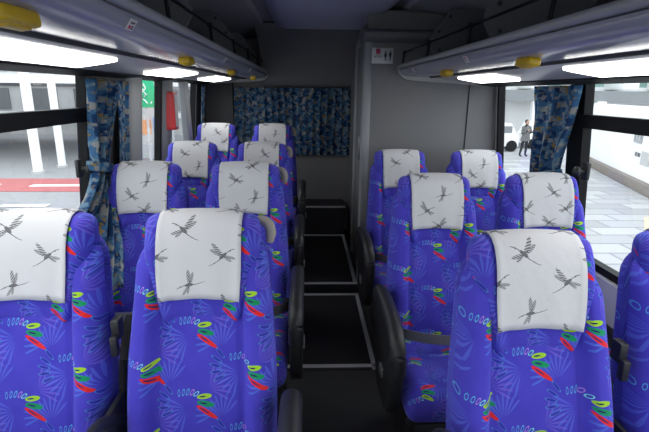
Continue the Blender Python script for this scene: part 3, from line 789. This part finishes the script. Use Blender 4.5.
# terminal building, right
r = tag(empty('terminal_building', (14, 27, G)), 'white terminal building with grey canopy fascia and green glazing on the right', 'building')
MB().box(-12, 30, 0, 6, 0, 2.5).build('wall', WHITE, r, False)
MB().box(-12, 30, -1.4, 0, 2.42, 3.02).build('canopy_fascia', FASC, r, False)
MB().box(-12, 30, .5, 6, 3.0, 3.25).build('sill_band', WHITE, r, False)
MB().box(-12, 30, .6, 6, 3.25, 6.5).build('glazing', GLZ, r, False)
for i in range(9): MB().box(-9.5+i*2.6, -8.6+i*2.6, -1.2, .6, 3.1, 3.95, .03).build('light_box', WHITE, r)
for i in range(4): MB().box(-5.2+i*3.6, -4.75+i*3.6, -1.6, -1.2, 0, 2.45, .02).build('pillar', WHITE, r)
for i, (x, z) in enumerate(((-4.2, .75), (-1.4, .62))):
    c = tag(empty('parked_car', (14+x*1.0-.2, 22.6+i*1.2, G+.02)), ('pale parked car nearer the window edge, far outside' if i == 0 else 'pale parked car behind the standing person, far outside'), 'car')
    m = MB(); P = [(-.9, .25), (-.92, .7), (-.8, .85), (-.55, 1.35), (.45, 1.38), (.78, .88), (.9, .8), (.92, .25)]
    m.prism(P, lambda a, b: (a, 0, b), lambda a, b: (a, 1.4, b)); m.build('body', WHITE, c, False, .04)
    MB().box(-.55, .5, -.01, .0, .92, 1.25, .0).build('side_window', FASC, c, False)
    for wxx in (-.55, .55): MB().tube([(wxx, -.02, .28), (wxx, .2, .28)], .28, 18).build('wheel', RUBBER, c)
# left terminal: columns, canopy, back wall
for i, (x, y, w_) in enumerate(((-9.15, 15.9, .30), (-9.0, 17.2, .26))):
    c = empty('canopy_column', (x, y, G)); MB().tube([(0, 0, 0), (0, 0, 4.6)], w_/2, 24).build('shaft', WHITE, c); MB().tube([(0, 0, 0), (0, 0, .08)], w_/2+.06, 24).build('base_plate', CONC, c)
    tag(c, ('thicker white round column nearer the bus outside the left window' if i == 0 else 'thinner white round column just right of the thick one outside'), 'column', )
r = tag(empty('bus_shelter_canopy', (-18, 23.2, G)), 'long pale canopy roof over the bus stops outside the left window', 'canopy')
MB().box(-14, 11, -5, 4, 3.2, 3.35).build('roof_slab', CONC, r, False)
MB().box(-14, 11, -5.15, -5, 2.98, 3.28).build('fascia', WHITE, r, False)
for i in range(9): MB().box(-13+i*2.6, -12.7+i*2.6, -5, 4, 2.9, 3.2).build('beam', FARG, r, False)
for i in range(5): MB().tube([(-12.5+i*5.1, 3.2, 0), (-12.5+i*5.1, 3.2, 3.2)], .14, 12).build('rear_post', CONC, r)
r = tag(empty('station_building', (-20, 30, G)), 'wide pale grey station building with banded front far outside on the left', 'building')
MB().box(-22, 17, 0, 5, 0, 7.5).build('wall', CONC, r, False)
for z in (1.1, 3.0, 4.9): MB().box(-22, 17, -.25, 0, z, z+.28).build('band', WHITE, r, False)
for i in range(13): MB().box(-20.5+i*2.9, -18.6+i*2.9, -.05, 0, 1.5, 2.8).build('window', WINF, r, False)
for i in range(13): MB().box(-20.5+i*2.9, -18.6+i*2.9, -.05, 0, 3.5, 4.7).build('window', FARG, r, False)
# green sign and kiosk seen through the narrow window
r = tag(empty('green_sign', (-5.72, 17.0, G)), 'green roadside sign with white lettering seen through the narrow left window', 'sign')
MB().tube([(.0, .1, 0), (.0, .1, 4.1)], .05, 12).build('post', CONC, r)
MB().box(-.34, .34, 0, .06, 2.18, 3.12, .01).build('panel', GREEN, r)
m = MB()
for p in ([(-.02, 3.3), (.06, 3.1), (-.06, 3.0), (.08, 2.85), (-.02, 2.75)], [(.02, 3.25), (-.10, 3.12), (.02, 3.02)], [(.04, 2.85), (-.08, 2.7), (.02, 2.6), (.08, 2.5)], [(.2, 2.5), (.24, 2.58)]):
    m.tube([(q[0], -.012, (q[1]-2.9)*.85+2.66) for q in p], .022, 6)
m.build('lettering', WHITE, r)
r = tag(empty('bus_stop_kiosk', (-7.2, 19.5, G)), 'pale kiosk with orange panel behind the green sign outside', 'kiosk')
MB().box(-.2, 1.5, 0, .8, 0, 2.1, .03).build('body', CONC, r); MB().box(.1, .8, -.03, 0, 1.0, 1.6).build('orange_panel', mat('orange_panel', (.7, .30, .12), .6), r, False)
MB().box(.9, 1.35, -.03, 0, .4, 1.7).build('blue_panel', mat('blue_panel', (.18, .35, .6), .6), r, False)

# person outside, right
px, py = 9.95, 20.8
per = tag(empty('person', (px, py, G+.02), R(18)), 'person in patterned coat and dark trousers standing on the pavement outside the right window', 'person')
def skin(name, V, E, Rr, mt, parent, sub=2):
    me = bpy.data.meshes.new(name); me.from_pydata(V, E, []); o = link(name, me, mt, parent)
    o.modifiers.new('skin', 'SKIN'); me.skin_vertices
    for i, rr in enumerate(Rr):
        rr = rr if isinstance(rr, tuple) else (rr, rr); me.skin_vertices[0].data[i].radius = rr
    me.skin_vertices[0].data[0].use_root = True
    s = o.modifiers.new('sub', 'SUBSURF'); s.levels = sub; s.render_levels = sub
    for p in me.polygons: p.use_smooth = True
    return o
V = [(0, 0, .86), (0, 0, 1.05), (0, 0, 1.25), (0, 0, 1.36), (0, 0, 1.44), (0, -.02, 1.52),
     (.17, 0, 1.33), (.24, -.04, 1.08), (.16, -.22, 1.14), (.12, -.28, 1.17), (-.17, 0, 1.33), (-.26, -.04, 1.08), (-.20, -.24, 1.16), (-.17, -.30, 1.22),
     (.09, 0, .82), (.10, -.01, .46), (.11, .02, .08), (.12, -.12, .04), (-.09, 0, .82), (-.12, .02, .46), (-.16, .08, .08), (-.17, -.06, .04)]
E = [(0, 1), (1, 2), (2, 3), (3, 4), (4, 5), (3, 6), (6, 7), (7, 8), (8, 9), (3, 10), (10, 11), (11, 12), (12, 13), (0, 14), (14, 15), (15, 16), (16, 17), (0, 18), (18, 19), (19, 20), (20, 21)]
RR = [(.15, .11), (.14, .10), (.16, .11), (.11, .08), .05, .07, .06, .048, .036, .034, .06, .048, .036, .034, .085, .06, .045, .04, .085, .06, .045, .04]
body = skin('body', V, E, RR, TROU, per)
m = MB(); m.ell((0, -.01, 1.545), (.078, .092, .112), 20); m.ell((0, -.10, 1.535), (.012, .018, .018), 8); m.ell((.08, 0, 1.54), (.012, .02, .03), 8); m.ell((-.08, 0, 1.54), (.012, .02, .03), 8); m.build('face', SKIN, per)
m = MB(); m.ell((.03, -.095, 1.555), (.010, .008, .006), 8); m.ell((-.03, -.095, 1.555), (.010, .008, .006), 8); m.ell((0, -.095, 1.50), (.022, .006, .005), 8); m.build('eyes_and_mouth', INK, per)
m = MB(); m.ell((0, .022, 1.575), (.092, .095, .105), 20); m.build('hair', HAIR, per)
m = MB(); rings = []
for z, a, b in ((.72, .23, .17), (.80, .225, .165), (.95, .19, .14), (1.10, .185, .135), (1.25, .20, .135), (1.34, .17, .11), (1.40, .08, .075)):
    rings.append([m.bm.verts.new((a*math.cos(t), b*math.sin(t), z)) for t in [2*math.pi*k/20 for k in range(20)]])
m.loft(rings)
for s in (1, -1):
    e = (.24, -.04, 1.08) if s > 0 else (-.26, -.04, 1.08); h = (.165, -.20, 1.13) if s > 0 else (-.205, -.22, 1.15)
    m.tube([(s*.13, 0, 1.35), (s*.18, 0, 1.33), e, h], [.06, .078, .066, .05], 12)
m.build('coat', COAT, per)
for s, hx in ((1, (.12, -.28, 1.17)), (-1, (-.17, -.30, 1.22))):
    m = MB(); m.ell(hx, (.03, .035, .045), 12)
    for k in range(4): m.tube([(hx[0]-.022+k*.015, hx[1]-.02, hx[2]+.03), (hx[0]-.022+k*.015, hx[1]-.045, hx[2]+.055-.004*abs(k-1.5)), (hx[0]-.022+k*.015, hx[1]-.06, hx[2]+.045)], .008, 6)
    m.tube([(hx[0]-s*.02, hx[1], hx[2]), (hx[0]-s*.05, hx[1]-.02, hx[2]+.02)], .010, 6)
    m.build('hand', SKIN, per)
b = tag(empty('shoulder_bag', (px+.42, py, G+.70)), 'white shoulder bag hanging at the side of the person outside', 'bag')
MB().box(-.08, .10, -.18, .10, .12, .50, .05).build('bag_body', WHITE, b)
MB().tube([(0, -.12, .48), (-.08, -.10, .66), (-.14, -.02, .72), (-.08, .06, .66), (0, .06, .48)], .012, 6).build('strap', CONC, b)
